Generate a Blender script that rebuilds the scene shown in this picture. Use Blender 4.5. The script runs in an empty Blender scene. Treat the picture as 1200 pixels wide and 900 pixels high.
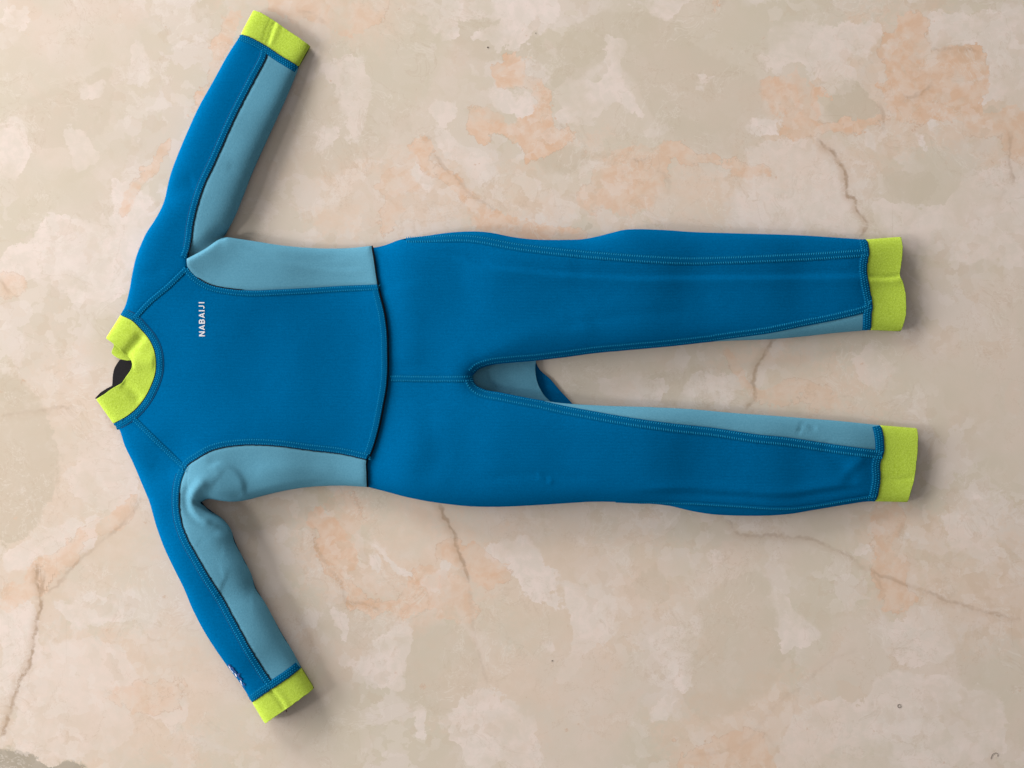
import bpy, math, random
import numpy as np
from mathutils import Vector
from mathutils.geometry import delaunay_2d_cdt

random.seed(4); rng = np.random.default_rng(7)
sc = bpy.context.scene
COL = sc.collection

# ------------------------------------------------------------------ camera
CAM_H = 1.50
cd = bpy.data.cameras.new('camera'); cam = bpy.data.objects.new('camera', cd); COL.objects.link(cam)
cam.location = (0, 0, CAM_H); cam.rotation_euler = (0, 0, 0)
cd.sensor_fit = 'HORIZONTAL'; cd.sensor_width = 36.0; cd.lens = 36.0*CAM_H/1.2
cd.clip_start = 0.05; cd.clip_end = 50
sc.camera = cam

# ------------------------------------------------------------------ room light: soft ambient, two windows on the head side
w = bpy.data.worlds.new('World'); sc.world = w; w.use_nodes = True
bg = w.node_tree.nodes['Background']
bg.inputs[0].default_value = (1.0, 0.965, 0.93, 1); bg.inputs[1].default_value = 0.20

def area(name, loc, target, sx, sy, power, col):
    d = bpy.data.lights.new(name, 'AREA'); d.shape = 'RECTANGLE'; d.size = sx; d.size_y = sy
    d.energy = power; d.color = col
    o = bpy.data.objects.new(name, d); COL.objects.link(o); o.location = loc
    v = Vector(target)-Vector(loc); o.rotation_euler = v.to_track_quat('-Z', 'Y').to_euler()
    return o
area('small_window_light', (-3.4, -0.95, 1.95), (0.0, 0, 0), 0.42, 0.42, 24, (1.0, 0.985, 0.97))
area('wide_window_light', (-4.1, 0.2, 1.15), (0.1, 0, 0), 3.4, 1.4, 195, (1.0, 0.98, 0.96))
area('far_window_light', (-2.7, 3.6, 1.35), (0.0, 0, 0), 2.4, 1.3, 165, (1.0, 0.98, 0.96))

sc.view_settings.view_transform = 'Standard'; sc.view_settings.look = 'None'
sc.view_settings.gamma = 1.0; sc.view_settings.exposure = 0.28
sc.render.engine = 'CYCLES'

# ------------------------------------------------------------------ node helpers
def s2l(c):
    return tuple(((v/255)/12.92 if v/255 <= 0.04045 else ((v/255+0.055)/1.055)**2.4) for v in c)+(1.0,)

class NT:
    def __init__(s, name):
        s.m = bpy.data.materials.new(name); s.m.use_nodes = True
        s.t = s.m.node_tree; s.b = s.t.nodes['Principled BSDF']
    def n(s, typ, **kw):
        nd = s.t.nodes.new(typ)
        for k, v in kw.items(): setattr(nd, k, v)
        return nd
    def l(s, a, b): s.t.links.new(a, b)
    def put(s, sock, v):
        if isinstance(v, bpy.types.NodeSocket): s.l(v, sock)
        else: sock.default_value = v
    def math(s, op, a, b=0.0, clamp=False):
        nd = s.n('ShaderNodeMath', operation=op); nd.use_clamp = clamp
        s.put(nd.inputs[0], a); s.put(nd.inputs[1], b); return nd.outputs[0]
    def smooth(s, v, lo, hi, a=0.0, b=1.0):
        nd = s.n('ShaderNodeMapRange', interpolation_type='SMOOTHSTEP')
        s.put(nd.inputs[0], v); nd.inputs[1].default_value = lo; nd.inputs[2].default_value = hi
        nd.inputs[3].default_value = a; nd.inputs[4].default_value = b; return nd.outputs[0]
    def mix(s, f, a, b, mode='MIX'):
        nd = s.n('ShaderNodeMix', data_type='RGBA', blend_type=mode)
        s.put(nd.inputs[0], f); s.put(nd.inputs[6], a); s.put(nd.inputs[7], b); return nd.outputs[2]
    def coord(s, scale=(1, 1, 1), off=(0, 0, 0), rot=(0, 0, 0)):
        g = s.n('ShaderNodeNewGeometry'); m = s.n('ShaderNodeMapping')
        m.inputs['Scale'].default_value = scale; m.inputs['Location'].default_value = off; m.inputs['Rotation'].default_value = rot
        s.l(g.outputs['Position'], m.inputs[0]); return m.outputs[0]
    def noise(s, vec, scale, detail=4, rough=0.5, dist=0.0):
        nd = s.n('ShaderNodeTexNoise'); s.l(vec, nd.inputs['Vector'])
        nd.inputs['Scale'].default_value = scale; nd.inputs['Detail'].default_value = detail
        nd.inputs['Roughness'].default_value = rough; nd.inputs['Distortion'].default_value = dist
        return nd.outputs[0]
    def bump(s, h, strength, dist=0.001, prev=None):
        nd = s.n('ShaderNodeBump'); nd.inputs['Strength'].default_value = strength
        nd.inputs['Distance'].default_value = dist; s.l(h, nd.inputs['Height'])
        if prev is not None: s.l(prev, nd.inputs['Normal'])
        return nd.outputs[0]
    def attr(s, name):
        nd = s.n('ShaderNodeAttribute'); nd.attribute_name = name; return nd.outputs['Fac']

def fabric(name, c1, c2, grain=0.5, spec=0.07, rough=0.85, sheen=0.15, mott=1.0, bumps=0.5, ribs=0.3):
    k = NT(name); v = k.coord()
    fine = k.noise(v, 760, 2, 0.7); mid = k.noise(v, 520, 3, 0.75); low = k.noise(v, 9, 3, 0.5)
    a = k.math('ADD', k.math('MULTIPLY', fine, 0.55), k.math('MULTIPLY', mid, 0.45))
    f = k.smooth(a, 0.5-0.16/mott, 0.5+0.16/mott)
    f = k.math('ADD', k.math('MULTIPLY', f, grain), k.math('MULTIPLY', low, 1-grain))
    k.put(k.b.inputs['Base Color'], k.mix(f, s2l(c1), s2l(c2)))
    wv = k.n('ShaderNodeTexWave', wave_type='BANDS', bands_direction='Y')
    k.l(k.coord(), wv.inputs['Vector']); wv.inputs['Scale'].default_value = 190; wv.inputs['Distortion'].default_value = 3.0
    wv.inputs['Detail'].default_value = 2; wv.inputs['Detail Scale'].default_value = 0.4
    st = k.noise(k.coord(scale=(0.10, 1, 1)), 420, 3, 0.6)
    h = k.math('ADD', k.math('ADD', k.math('MULTIPLY', wv.outputs[1], ribs), a), k.math('MULTIPLY', st, 1.6*ribs))
    k.l(k.bump(h, bumps, 0.0006), k.b.inputs['Normal'])
    k.b.inputs['Roughness'].default_value = rough
    k.b.inputs['Specular IOR Level'].default_value = spec
    k.b.inputs['Sheen Weight'].default_value = sheen; k.b.inputs['Sheen Roughness'].default_value = 0.5
    k.b.inputs['Sheen Tint'].default_value = s2l(c2)
    return k.m

def plain(name, c, rough=0.8, spec=0.2):
    k = NT(name); v = k.coord(); n = k.noise(v, 600, 3, 0.6)
    lc = s2l(c); dk = tuple(x*0.75 for x in lc[:3])+(1,)
    k.put(k.b.inputs['Base Color'], k.mix(n, dk, tuple(min(1, x*1.2) for x in lc[:3])+(1,)))
    k.b.inputs['Roughness'].default_value = rough; k.b.inputs['Specular IOR Level'].default_value = spec
    k.l(k.bump(n, 0.3, 0.0004), k.b.inputs['Normal'])
    return k.m

M_BLUE = fabric('blue_jersey', (0, 84, 132), (0, 106, 164), 0.6, spec=0.0, sheen=0.0)
M_TEAL = fabric('pale_blue_jersey', (82, 142, 168), (100, 160, 184), 0.6, sheen=0.12, ribs=0.15)
M_LIME = fabric('lime_jersey', (168, 194, 56), (196, 222, 90), 0.75, sheen=0.12, mott=1.3, bumps=0.8, ribs=0.1)
M_BAND = plain('blue_seam_tape', (2, 90, 138), 0.9, 0.0)
M_THREAD = plain('blue_thread', (32, 136, 180), 0.8, 0.0)
M_BLACK = plain('black_neoprene', (22, 20, 22), 0.9, 0.15)
M_LINING = plain('charcoal_lining', (34, 32, 34), 0.85, 0.15)
M_GROOVE_SHADE = plain('painted_groove_shade', (0, 74, 116))  # darker blue that paints the shade of a groove beside the tape
M_WHITE = plain('white_print', (226, 226, 230), 0.6, 0.2)
M_NAVY = plain('navy_print', (44, 74, 132), 0.7, 0.2)

# ------------------------------------------------------------------ 2-D geometry helpers (units: mm on the floor plan, x right, y down)
def A(*p): return np.array(p, float)
def zp(ox, oy, s, pts): return np.array([(ox+x/s, oy+y/s) for x, y in pts], float)

def catmull(P, step=2.0, closed=False):
    P = np.asarray(P, float)
    Q = np.vstack([P[-1], P, P[0], P[1]]) if closed else np.vstack([2*P[0]-P[1], P, 2*P[-1]-P[-2]])
    out = []
    for i in range(1, len(Q)-2):
        p0, p1, p2, p3 = Q[i-1], Q[i], Q[i+1], Q[i+2]
        a1 = max(np.linalg.norm(p1-p0), 1e-6)**0.5; a2 = max(np.linalg.norm(p2-p1), 1e-6)**0.5; a3 = max(np.linalg.norm(p3-p2), 1e-6)**0.5
        t0, t1, t2, t3 = 0, a1, a1+a2, a1+a2+a3
        n = max(1, int(round(np.linalg.norm(p2-p1)/step)))
        for t in np.linspace(t1, t2, n, endpoint=False):
            A1 = (t1-t)/(t1-t0)*p0+(t-t0)/(t1-t0)*p1; A2 = (t2-t)/(t2-t1)*p1+(t-t1)/(t2-t1)*p2; A3 = (t3-t)/(t3-t2)*p2+(t-t2)/(t3-t2)*p3
            B1 = (t2-t)/(t2-t0)*A1+(t-t0)/(t2-t0)*A2; B2 = (t3-t)/(t3-t1)*A2+(t-t1)/(t3-t1)*A3
            out.append((t2-t)/(t2-t1)*B1+(t-t1)/(t2-t1)*B2)
    if not closed: out.append(P[-1])
    return np.array(out)

def resample(P, step):
    seg = np.linalg.norm(np.diff(P, axis=0), axis=1); s = np.concatenate([[0], np.cumsum(seg)])
    n = max(2, int(round(s[-1]/step))+1); t = np.linspace(0, s[-1], n)
    return np.column_stack([np.interp(t, s, P[:, 0]), np.interp(t, s, P[:, 1])])

def seg_dist(X, P, closed=False):
    """distance and signed side to a polyline"""
    a = P if closed else P[:-1]; b = np.roll(P, -1, axis=0) if closed else P[1:]
    D = np.full(len(X), 1e9); S = np.zeros(len(X)); U = np.zeros(len(X))
    ab = b-a; L2 = (ab**2).sum(1)+1e-12
    for c in range(0, len(X), 20000):
        x = X[c:c+20000]
        ap = x[:, None, :]-a[None]
        t = np.clip((ap*ab[None]).sum(2)/L2[None], 0, 1)
        q = ap-t[..., None]*ab[None]; dd = (q**2).sum(2); i = dd.argmin(1); r = np.arange(len(x))
        D[c:c+20000] = np.sqrt(dd[r, i])
        S[c:c+20000] = np.sign(ab[i, 0]*q[r, i, 1]-ab[i, 1]*q[r, i, 0])
        U[c:c+20000] = (i+t[r, i])/len(a)
    return D, S, U

def inside(X, P):
    x, y = X[:, 0], X[:, 1]; c = np.zeros(len(X), bool); j = len(P)-1
    for i in range(len(P)):
        xi, yi = P[i]; xj, yj = P[j]
        if yi != yj:
            c ^= ((yi > y) != (yj > y)) & (x < (xj-xi)*(y-yi)/(yj-yi)+xi)
        j = i
    return c

def vnoise(X, scale, seed=0):
    r = np.random.default_rng(seed); G = r.random((128, 128))
    u = X/scale; i = np.floor(u).astype(int); f = u-i; f = f*f*(3-2*f)
    g = lambda a, b: G[(i[:, 0]+a) % 128, (i[:, 1]+b) % 128]
    return ((g(0, 0)*(1-f[:, 0])+g(1, 0)*f[:, 0])*(1-f[:, 1])+(g(0, 1)*(1-f[:, 0])+g(1, 1)*f[:, 0])*f[:, 1])-0.5

# ------------------------------------------------------------------ plan of the wetsuit, in millimetres
SCALE = 0.992
def world(X, z):
    return np.column_stack([(X[:, 0]-600)*0.001*SCALE, (450-X[:, 1])*0.001*SCALE, np.asarray(z)*0.001])

UA_L = catmull(A((281, 39), (265, 65), (247.5, 97.5), (232.5, 125), (220, 152.5), (207.5, 182.5), (200, 203), (195, 222), (192, 235), (187.5, 246), (180, 259), (171, 272.5), (164, 287.5), (159, 300), (154, 320), (150, 340), (145, 358), (140, 368)))
UA_C = catmull(A((281, 39), (297, 45.5), (313, 54.5), (330, 66), (349, 77)))
UA_S = catmull(A((313, 54.5), (312, 67.5), (300, 92.5), (285, 122.5), (270, 155), (255, 190), (247.5, 206), (240, 223), (232.5, 247), (228, 267), (226, 282), (224, 292.5), (220.5, 303)))
UA_R = catmull(A((349, 77), (345, 88), (335, 112.5), (325, 135), (312.5, 162.5), (300, 190), (294, 204), (285, 227.5), (275, 252), (266, 269), (260, 278)))
SH_U = catmull(A((222, 314), (200, 335), (175, 355), (157, 374)))
SP_T = catmull(A((221, 304), (243, 292), (258, 281), (265, 278), (275, 279), (300, 282.5), (325, 286.5), (362.5, 290), (400, 290.5), (418, 289.5), (435, 287.5)))
SP_B = catmull(A((222, 313), (227, 320), (235, 327.5), (250, 335), (270, 339), (295, 341), (325, 340), (362, 338), (400, 335.5), (443, 334)))
WA = catmull(A((435, 287.5), (438.5, 305), (441, 322), (443, 334), (446, 347), (451, 367), (454, 390), (454.6, 412), (454.6, 435), (453, 455), (450, 472), (445, 498), (440, 517), (435, 531), (430, 540), (430, 555), (430, 571)))
i1 = int(np.argmin(np.abs(WA[:, 1]-334))); i2 = int(np.argmin(np.abs(WA[:, 1]-538)))
LSP_T = catmull(A((220, 549), (224, 543), (232.5, 537.5), (253, 526.5), (287.5, 521), (325, 522), (362.5, 527), (400, 531.5), (430, 538)))
LSP_B = catmull(A((236, 588.5), (244, 584.5), (255, 586), (265, 587.5), (275, 588), (290, 586), (312.5, 580), (337.5, 574.5), (362.5, 571), (400, 569.5), (430, 571)))
SH_L = catmull(A((156, 490), (175, 507.5), (200, 531), (220, 549)))
NECK = catmull(A((140, 369), (155, 376), (165, 386), (175, 398), (181, 411), (183, 424), (182, 438), (178, 450), (171.7, 463), (163, 475), (155, 483), (145, 490), (132, 496.5)))
LA_L = catmull(A((131, 497), (137.5, 502.5), (145, 522.5), (155, 542.5), (165, 565), (175, 588), (182.5, 614), (192, 640), (203, 663), (216, 689), (226, 713), (240, 740), (254, 762), (268.5, 783), (282.5, 802), (295, 823)))
LA_S = catmull(A((220, 549), (215, 565), (213.5, 590), (216.5, 611), (225, 632), (236, 651), (248, 672), (265, 699), (282, 730), (296.6, 757), (309, 779), (318, 793), (325, 802)))
LA_R = catmull(A((236, 589), (245, 597.5), (260, 607.5), (270, 620), (275, 635), (285, 655), (294, 673), (299, 689), (311, 708), (331, 745), (342, 763), (352.5, 783)))
LA_C = catmull(A((295, 823), (310, 812), (325, 802), (340, 792), (352.5, 783)))
UL_T = catmull(A((435, 290), (450, 287), (470, 280), (500, 276), (525, 272.5), (555, 271), (575, 272.5), (600, 277.5), (625, 280.5), (662, 281), (685, 280), (710, 274.5), (730, 269.5), (745, 268.5), (780, 269.5), (810, 271.5), (860, 273), (936, 275), (980, 277.6), (1016, 280)))
UL_B = catmull(A((1021, 386.5), (980, 390), (940, 394.4), (900, 397.6), (860, 399), (835, 400.5), (785, 406), (735, 410.5), (697, 414), (660, 419), (625, 423), (600, 425), (575, 428), (561, 433), (553, 441)))
UL_S = catmull(A((1021, 363), (1012, 367), (980, 375), (940, 383), (900, 391), (860, 396.5), (835, 400)))
UL_E = catmull(A((1016, 280), (1018, 296), (1015.6, 310), (1016, 324), (1019, 340), (1022, 357), (1020.5, 370), (1021, 386.5)))
LL_T = catmull(A((553, 441), (557, 450), (567, 456), (587.5, 460), (612.5, 465), (637.5, 469.5), (660, 472.5), (710, 475.5), (760, 477), (810, 479.5), (860, 484), (910, 487.5), (960, 491.5), (980, 493), (1033, 498.5)))
LL_S = catmull(A((637.5, 470), (660, 475), (697.5, 482), (735, 488.5), (785, 495.5), (835, 501), (885, 508.5), (920, 512), (960, 518), (980, 521), (1034, 528)))
LL_E = catmull(A((1033, 498.5), (1035.5, 515), (1035.6, 530), (1031, 544), (1031.5, 560), (1029, 578), (1026.5, 588)))
LL_B = catmull(A((1026.5, 588), (1016, 588.4), (980, 594), (950, 599), (925, 603), (897, 604.7), (860, 604.5), (835, 603), (810, 599), (785, 593), (747.5, 589.5), (697, 588), (662, 590), (625, 592.3), (587.5, 594), (550, 593.5), (525, 591), (500, 587.5), (475, 582.5), (450, 576), (430, 571)))
CU_W = A((296, 10.5), (305, 14), (320, 23), (340, 37), (362.5, 52.5))
CL_W = A((310, 848), (322, 839), (336, 829.5), (352, 818), (367.5, 807))
CU_A = catmull(A((1057, 277), (1058, 290), (1057.3, 303), (1055.6, 315), (1055, 323), (1058.5, 331), (1061, 342), (1062, 353), (1061.8, 368), (1057, 388)))
CL_A = catmull(A((1076, 502), (1076, 520), (1074.5, 540), (1072, 560), (1068, 576), (1065, 589)))

# one closed outline of the whole garment, running on past the open ends
OUT = np.vstack([UA_L[::-1], A((285, 28), (316, -30), (382, 12), (358, 62)), UA_R, SP_T[(SP_T[:, 0] > 266)], UL_T[1:],
                 A((1058, 276), (1120, 276), (1120, 388), (1058, 388)), UL_B[1:], LL_T[1:], A((1077, 501), (1140, 501), (1140, 589), (1065, 589)),
                 LL_B[1:], LSP_B[::-1][1:], LA_R[1:], A((367.5, 807), (400, 855), (344, 893), (308, 845)), LA_L[::-1], A((111, 468), (98, 430), (122, 396))])
OUT = resample(np.vstack([OUT, OUT[:1]]), 4.0)[:-1]

TC = np.array([(320, 35, 9), (290, 90, 17), (255, 150, 21), (225, 220, 23), (200, 300, 20), (165, 380, 12), (300, 310, 20), (300, 430, 15), (400, 310, 15), (400, 430, 14), (150, 470, 11), (130, 410, 8),
               (190, 530, 17), (300, 550, 21), (400, 550, 15), (195, 600, 24), (244, 588, 34), (245, 650, 30), (290, 730, 29), (330, 800, 22), (470, 430, 17), (520, 320, 26), (520, 540, 26), (600, 350, 31), (600, 530, 30),
               (720, 340, 30), (720, 530, 30), (860, 335, 23), (870, 545, 22), (980, 330, 17), (980, 545, 17), (1050, 330, 11), (1060, 545, 11)], float)
def thick(X):
    d2 = ((X[:, None, :]-TC[None, :, :2])**2).sum(2)+900.0
    w_ = d2**-1.6
    return (w_*TC[None, :, 2]).sum(1)/w_.sum(1)

FOLD = SP_T[:int(np.argmin(np.abs(SP_T[:, 0]-264)))+1]
# features: (polyline, kind, amplitude mm, width mm)
FEAT = [
 (catmull(A((495, 296), (540, 304), (575, 314), (612, 318), (650, 322.5), (700, 325), (735, 327), (835, 326), (900, 325.5), (972, 324), (1060, 323))), 'step', 1.2, 7.0),
 (catmull(A((740, 575), (790, 574), (860, 577), (920, 580), (950, 576), (976, 572), (1014, 569))), 'step', -1.1, 6.0),
 (catmull(A((780, 576), (830, 572), (900, 575))), 'ridge', -0.35, 2.0),
 (catmull(A((280, 287), (310, 300), (340, 308), (375, 314), (400, 316), (430, 316))), 'step', 0.5, 5.0),
 (catmull(A((280, 584), (330, 570), (380, 563))), 'step', -0.4, 5.0),
 # the bunched cloth under the lower arm
 (catmull(A((289, 582), (287, 563), (277, 549), (262, 542), (246, 546))), 'step', -0.9, 15.0),
 (catmull(A((255, 560), (268, 570), (284, 584))), 'ridge', -0.9, 15.0),
 (catmull(A((246, 560), (238, 568), (231, 580), (231, 592), (239, 603), (253, 612))), 'ridge', 3.0, 7.0),
 (catmull(A((228, 566), (222, 578), (224, 596), (235, 609), (252, 619), (263, 623))), 'ridge', -1.6, 4.4),
 # hip and thigh drape
 (catmull(A((540, 330), (600, 312), (680, 315))), 'ridge', 1.2, 22.0),
 (catmull(A((560, 425), (620, 395), (700, 380))), 'ridge', 1.2, 16.0),
 (catmull(A((500, 480), (510, 520), (500, 565))), 'ridge', -1.0, 16.0),
 (catmull(A((470, 330), (480, 380), (476, 430))), 'ridge', 1.3, 20.0),
 (catmull(A((985, 560), (1000, 545), (1012, 536))), 'ridge', 0.9, 6.0),
 (catmull(A((960, 520), (985, 545), (1000, 570))), 'ridge', -0.8, 9.0),
 (catmull(A((192, 235), (215, 222), (232, 216))), 'ridge', -1.6, 13.0),
 (catmull(A((299, 690), (278, 690), (262, 684))), 'ridge', -1.3, 17.0),
 (catmull(A((262, 668), (288, 660))), 'ridge', 0.7, 11.0),
 # cuff pleats
 (A((322, 24), (318, 33), (312, 53)), 'ridge', -1.3, 1.8), (A((317, 22), (313, 32), (307, 50)), 'ridge', -0.7, 1.8), (A((327, 27), (317, 52)), 'ridge', 0.7, 2.4),
 (A((318, 806), (328, 818), (336, 829)), 'ridge', -1.2, 1.8), (A((323, 804), (333, 814), (340, 826)), 'ridge', 0.7, 2.4),
 (A((1017, 324), (1035, 325), (1057, 323)), 'ridge', -1.7, 2.4), (A((1017, 329), (1035, 330), (1057, 329)), 'ridge', 0.8, 4.0),
 (A((1033, 560), (1050, 563), (1074, 559)), 'ridge', -0.5, 3.0),
 (A((168, 392), (152, 410), (146, 416)), 'ridge', -2.6, 6.0), (A((182, 424), (168, 424), (155, 426)), 'ridge', 1.8, 9.0), (A((165, 470), (152, 455), (143, 449)), 'ridge', -1.6, 6.0),
 (catmull(A((300, 205), (285, 200), (268, 196))), 'ridge', -0.7, 7.0), (catmull(A((330, 300), (360, 304), (400, 302))), 'ridge', -0.5, 5.0),
 (catmull(A((300, 552), (340, 548), (395, 552))), 'ridge', 0.6, 9.0), (catmull(A((266, 644), (250, 642), (236, 632))), 'ridge', -0.5, 10.0),
 (catmull(A((160, 330), (175, 322), (195, 318))), 'ridge', -0.6, 8.0), (catmull(A((178, 545), (192, 552), (205, 553))), 'ridge', -0.6, 7.0),
 (catmull(A((560, 560), (620, 556), (690, 560))), 'ridge', -0.5, 6.0), (catmull(A((650, 385), (720, 372), (800, 366))), 'ridge', -0.5, 7.0),
 # stamped marks
 (A((938, 496), (936, 504), (934, 507)), 'ridge', -0.8, 1.3), (A((938, 497), (944, 496)), 'ridge', -0.7, 1.2), (A((948, 496), (949, 502), (953, 503), (953, 497)), 'ridge', -0.8, 1.3),
 (A((632, 553), (632, 559), (636, 561)), 'ridge', 0.6, 1.5), (A((644, 559), (646, 563), (643, 565)), 'ridge', 0.6, 1.5),
]
def zed(X, side=1, feats=True):
    """height of the upper (side=1) or lower (side=-1) cloth layer in mm"""
    d, _, _ = seg_dist(X, OUT, True)
    d = np.where(inside(X, OUT), d, 0)
    T = thick(X); R = 19+0.72*T
    t = np.clip(d/R, 0, 1); f = (1-(1-t)**2.9)**(1/2.9)
    zc = T*0.33+0.9
    if side < 0: return np.maximum(zc-(zc-0.4)*f, 0.4)
    z = zc+T*0.63*f
    amp = np.clip(d/20, 0, 1)
    z = z+amp*(0.7*vnoise(X, 80, 3)+0.35*vnoise(X+13, 36, 5)+0.15*vnoise(X, 14, 6))
    if feats:
        for P, kind, a, wd in FEAT:
            lo = P.min(0)-wd*4; hi = P.max(0)+wd*4
            m = (X[:, 0] > lo[0]) & (X[:, 0] < hi[0]) & (X[:, 1] > lo[1]) & (X[:, 1] < hi[1])
            if not m.any(): continue
            D, S, U = seg_dist(X[m], P)
            fade = np.clip(np.minimum(U, 1-U)*8, 0, 1) if kind == 'step' else np.clip(np.minimum(U, 1-U)*6+0.35, 0, 1)
            if kind == 'ridge': z[m] += a*np.exp(-(D/wd)**2)*fade
            else:
                s = D*S
                z[m] += a*fade*(np.tanh(s/1.8))*np.exp(-(D/(wd*1.6))**2)
    return z

# ------------------------------------------------------------------ mesh helpers
def link(name, me, mats, parent=None, smooth=True):
    for m in mats: me.materials.append(m)
    if smooth: me.polygons.foreach_set('use_smooth', [True]*len(me.polygons))
    o = bpy.data.objects.new(name, me); COL.objects.link(o)
    if parent is not None: o.parent = parent
    return o
def mk(name, V, F, mats, parent=None, smooth=True, mi=None):
    me = bpy.data.meshes.new(name); me.from_pydata([tuple(v) for v in V], [], [tuple(f) for f in F])
    o = link(name, me, mats, parent, smooth)
    if mi is not None: me.polygons.foreach_set('material_index', mi)
    me.update(); return o

def tri_region(poly, step, rings=True):
    poly = np.asarray(poly, float)
    B = resample(np.vstack([poly, poly[:1]]), min(step, 2.2))[:-1]
    keep = np.linalg.norm(B-np.roll(B, 1, axis=0), axis=1) > 0.05; B = B[keep]
    area2 = (B[:, 0]*np.roll(B[:, 1], -1)-np.roll(B[:, 0], -1)*B[:, 1]).sum()
    if area2 < 0: B = B[::-1]
    lo, hi = B.min(0), B.max(0)
    gx, gy = np.meshgrid(np.arange(lo[0], hi[0], step), np.arange(lo[1], hi[1], step*0.866))
    gx = gx+(np.arange(gx.shape[0]) % 2)[:, None]*step/2
    G = np.column_stack([gx.ravel(), gy.ravel()]); G = G+rng.uniform(-0.12, 0.12, G.shape)*step
    G = G[inside(G, B)]
    if len(G):
        D = seg_dist(G, B, True)[0]; G = G[D > (3.4 if rings else step*0.6)]
    pts = [B, G]
    if rings:
        tn = np.roll(B, -1, axis=0)-np.roll(B, 1, axis=0); tn /= np.linalg.norm(tn, axis=1)[:, None]+1e-9
        nm = np.column_stack([-tn[:, 1], tn[:, 0]])
        for off in (0.5, 1.3, 2.5):
            Q = B+nm*off; ok = inside(Q, B); Q = Q[ok]
            if len(Q):
                D = seg_dist(Q, B, True)[0]; Q = Q[D > off*0.93]; pts.append(Q)
    P = np.vstack(pts); nb = len(B)
    r = delaunay_2d_cdt([Vector(p) for p in P], [], [list(range(nb))], 1, 1e-5)
    V = np.array([(v.x, v.y) for v in r[0]]); F = [tuple(f) for f in r[2]]
    # orient: y is flipped in the world, so faces must be clockwise here
    out = []
    for f in F:
        a, b, c = V[f[0]], V[f[1]], V[f[2]]
        cr = (b[0]-a[0])*(c[1]-a[1])-(b[1]-a[1])*(c[0]-a[0])
        out.append(f if cr < 0 else (f[0], f[2], f[1]))
    return V, out

def boundary(F):
    e = {}
    for f in F:
        for i in range(len(f)):
            a, b = f[i], f[(i+1) % len(f)]
            if (b, a) in e: del e[(b, a)]
            else: e[(a, b)] = 1
    return list(e)

def sheet(name, poly, zf, mat, parent, step=3.0, t=0.0, rim=None, under=None, flip=False, rings=True):
    """a cloth panel: top surface zf(X), thickness t below it, black cut edge"""
    V, F = tri_region(poly, step, rings); z = zf(V)
    W = world(V, z); mats = [mat, rim or M_BLACK, under or M_LINING]; mi = [0]*len(F)
    if flip: F = [f[::-1] for f in F]
    if t > 0:
        n = len(V); W2 = world(V, z-t); bd = boundary(F)
        F2 = [tuple(i+n for i in f[::-1]) for f in F]
        rimf = [(b, a, a+n, b+n) for a, b in bd]
        m = len(F); F = F+F2+rimf; mi = [0]*m+[2]*m+[1]*len(rimf); W = np.vstack([W, W2])
    return mk(name, W, F, mats, parent, True, mi)

def edge_groove(poly, amt=0.9, wd=2.2, base=None, skip=None):
    P = resample(np.vstack([poly, poly[:1]]), 3.0)[:-1]
    base = base or zed
    def f(X):
        D = seg_dist(X, P, True)[0]
        dO = seg_dist(X, OUT, True)[0]
        return base(X)-amt*np.exp(-(D/wd)**2)*np.clip(dO/6, 0, 1)
    return f

def sub(o, label): o['label'] = label; return o

# ------------------------------------------------------------------ the wetsuit
suit = bpy.data.objects.new('wetsuit', None); COL.objects.link(suit)
suit['label'] = 'blue long sleeved wetsuit with pale blue side panels and lime cuffs lying flat on marble'
suit['category'] = 'wetsuit'

# sleeves
p = np.vstack([UA_L, NECK[:9], SH_U[::-1], UA_S[::-1][1:], UA_C[:int(np.argmin(np.abs(UA_C[:, 0]-313)))][::-1]])
up_sleeve = sheet('sleeve_panel', p, edge_groove(p), M_BLUE, suit)
def under_z(X):
    D, _, _ = seg_dist(X, FOLD); return zed(X)-4.5*np.exp(-(D/9)**2)
p = np.vstack([UA_S, A((226, 312), (248, 306), (268, 294)), UA_R[::-1], UA_C[::-1][:int(np.argmin(np.abs(UA_C[::-1][:, 0]-313)))]])
up_under = sheet('underarm_panel', p, edge_groove(p, 0.8, 2.0, under_z), M_TEAL, suit)
p = np.vstack([LA_L, LA_C[:int(np.argmin(np.abs(LA_C[:, 0]-325)))], LA_S[::-1], SH_L[::-1][1:], NECK[::-1][:9][::-1]])
lo_sleeve = sheet('sleeve_panel', p, edge_groove(p), M_BLUE, suit)
p = np.vstack([LA_S, LA_C[int(np.argmin(np.abs(LA_C[:, 0]-325)))+1:], LA_R[::-1], A((240, 578), (262, 560), (262, 540), (240, 535))])
lo_under = sheet('underarm_panel', p, edge_groove(p, 0.6, 2.0), M_TEAL, suit, step=2.3)

# torso: lies over the top of the trousers
LIFT = 1.6
def torso_z(X):
    D = seg_dist(X, WA)[0]
    return zed(X)+LIFT*np.exp(-(D/26)**2)
CHT = WA[i1:i2]
p = np.vstack([NECK, SH_L[2:], LSP_T[1:], CHT[::-1], SP_B[::-1], SH_U])
chest = sheet('chest_panel', p, edge_groove(p, 0.8, 2.2, torso_z), M_BLUE, suit, t=1.8)
def side_z(X):
    D, _, _ = seg_dist(X, FOLD)
    return torso_z(X)+3.2*np.exp(-(D/20)**2)*(1-np.exp(-(D/2.2)**2)*0.8)
p = np.vstack([SP_T, WA[1:i1], SP_B[::-1]])
up_side = sheet('side_panel', p, edge_groove(p, 0.6, 2.0, side_z), M_TEAL, suit, t=1.6)
LSP_T2 = LSP_T[2:]
p = np.vstack([LSP_T2, WA[i2+1:], LSP_B[::-1], A((228, 583), (222, 570))])
lo_side = sheet('side_panel', p, edge_groove(p, 0.6, 2.0, lambda X: torso_z(X)+0.35), M_TEAL, suit, t=1.6, step=2.5)

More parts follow.
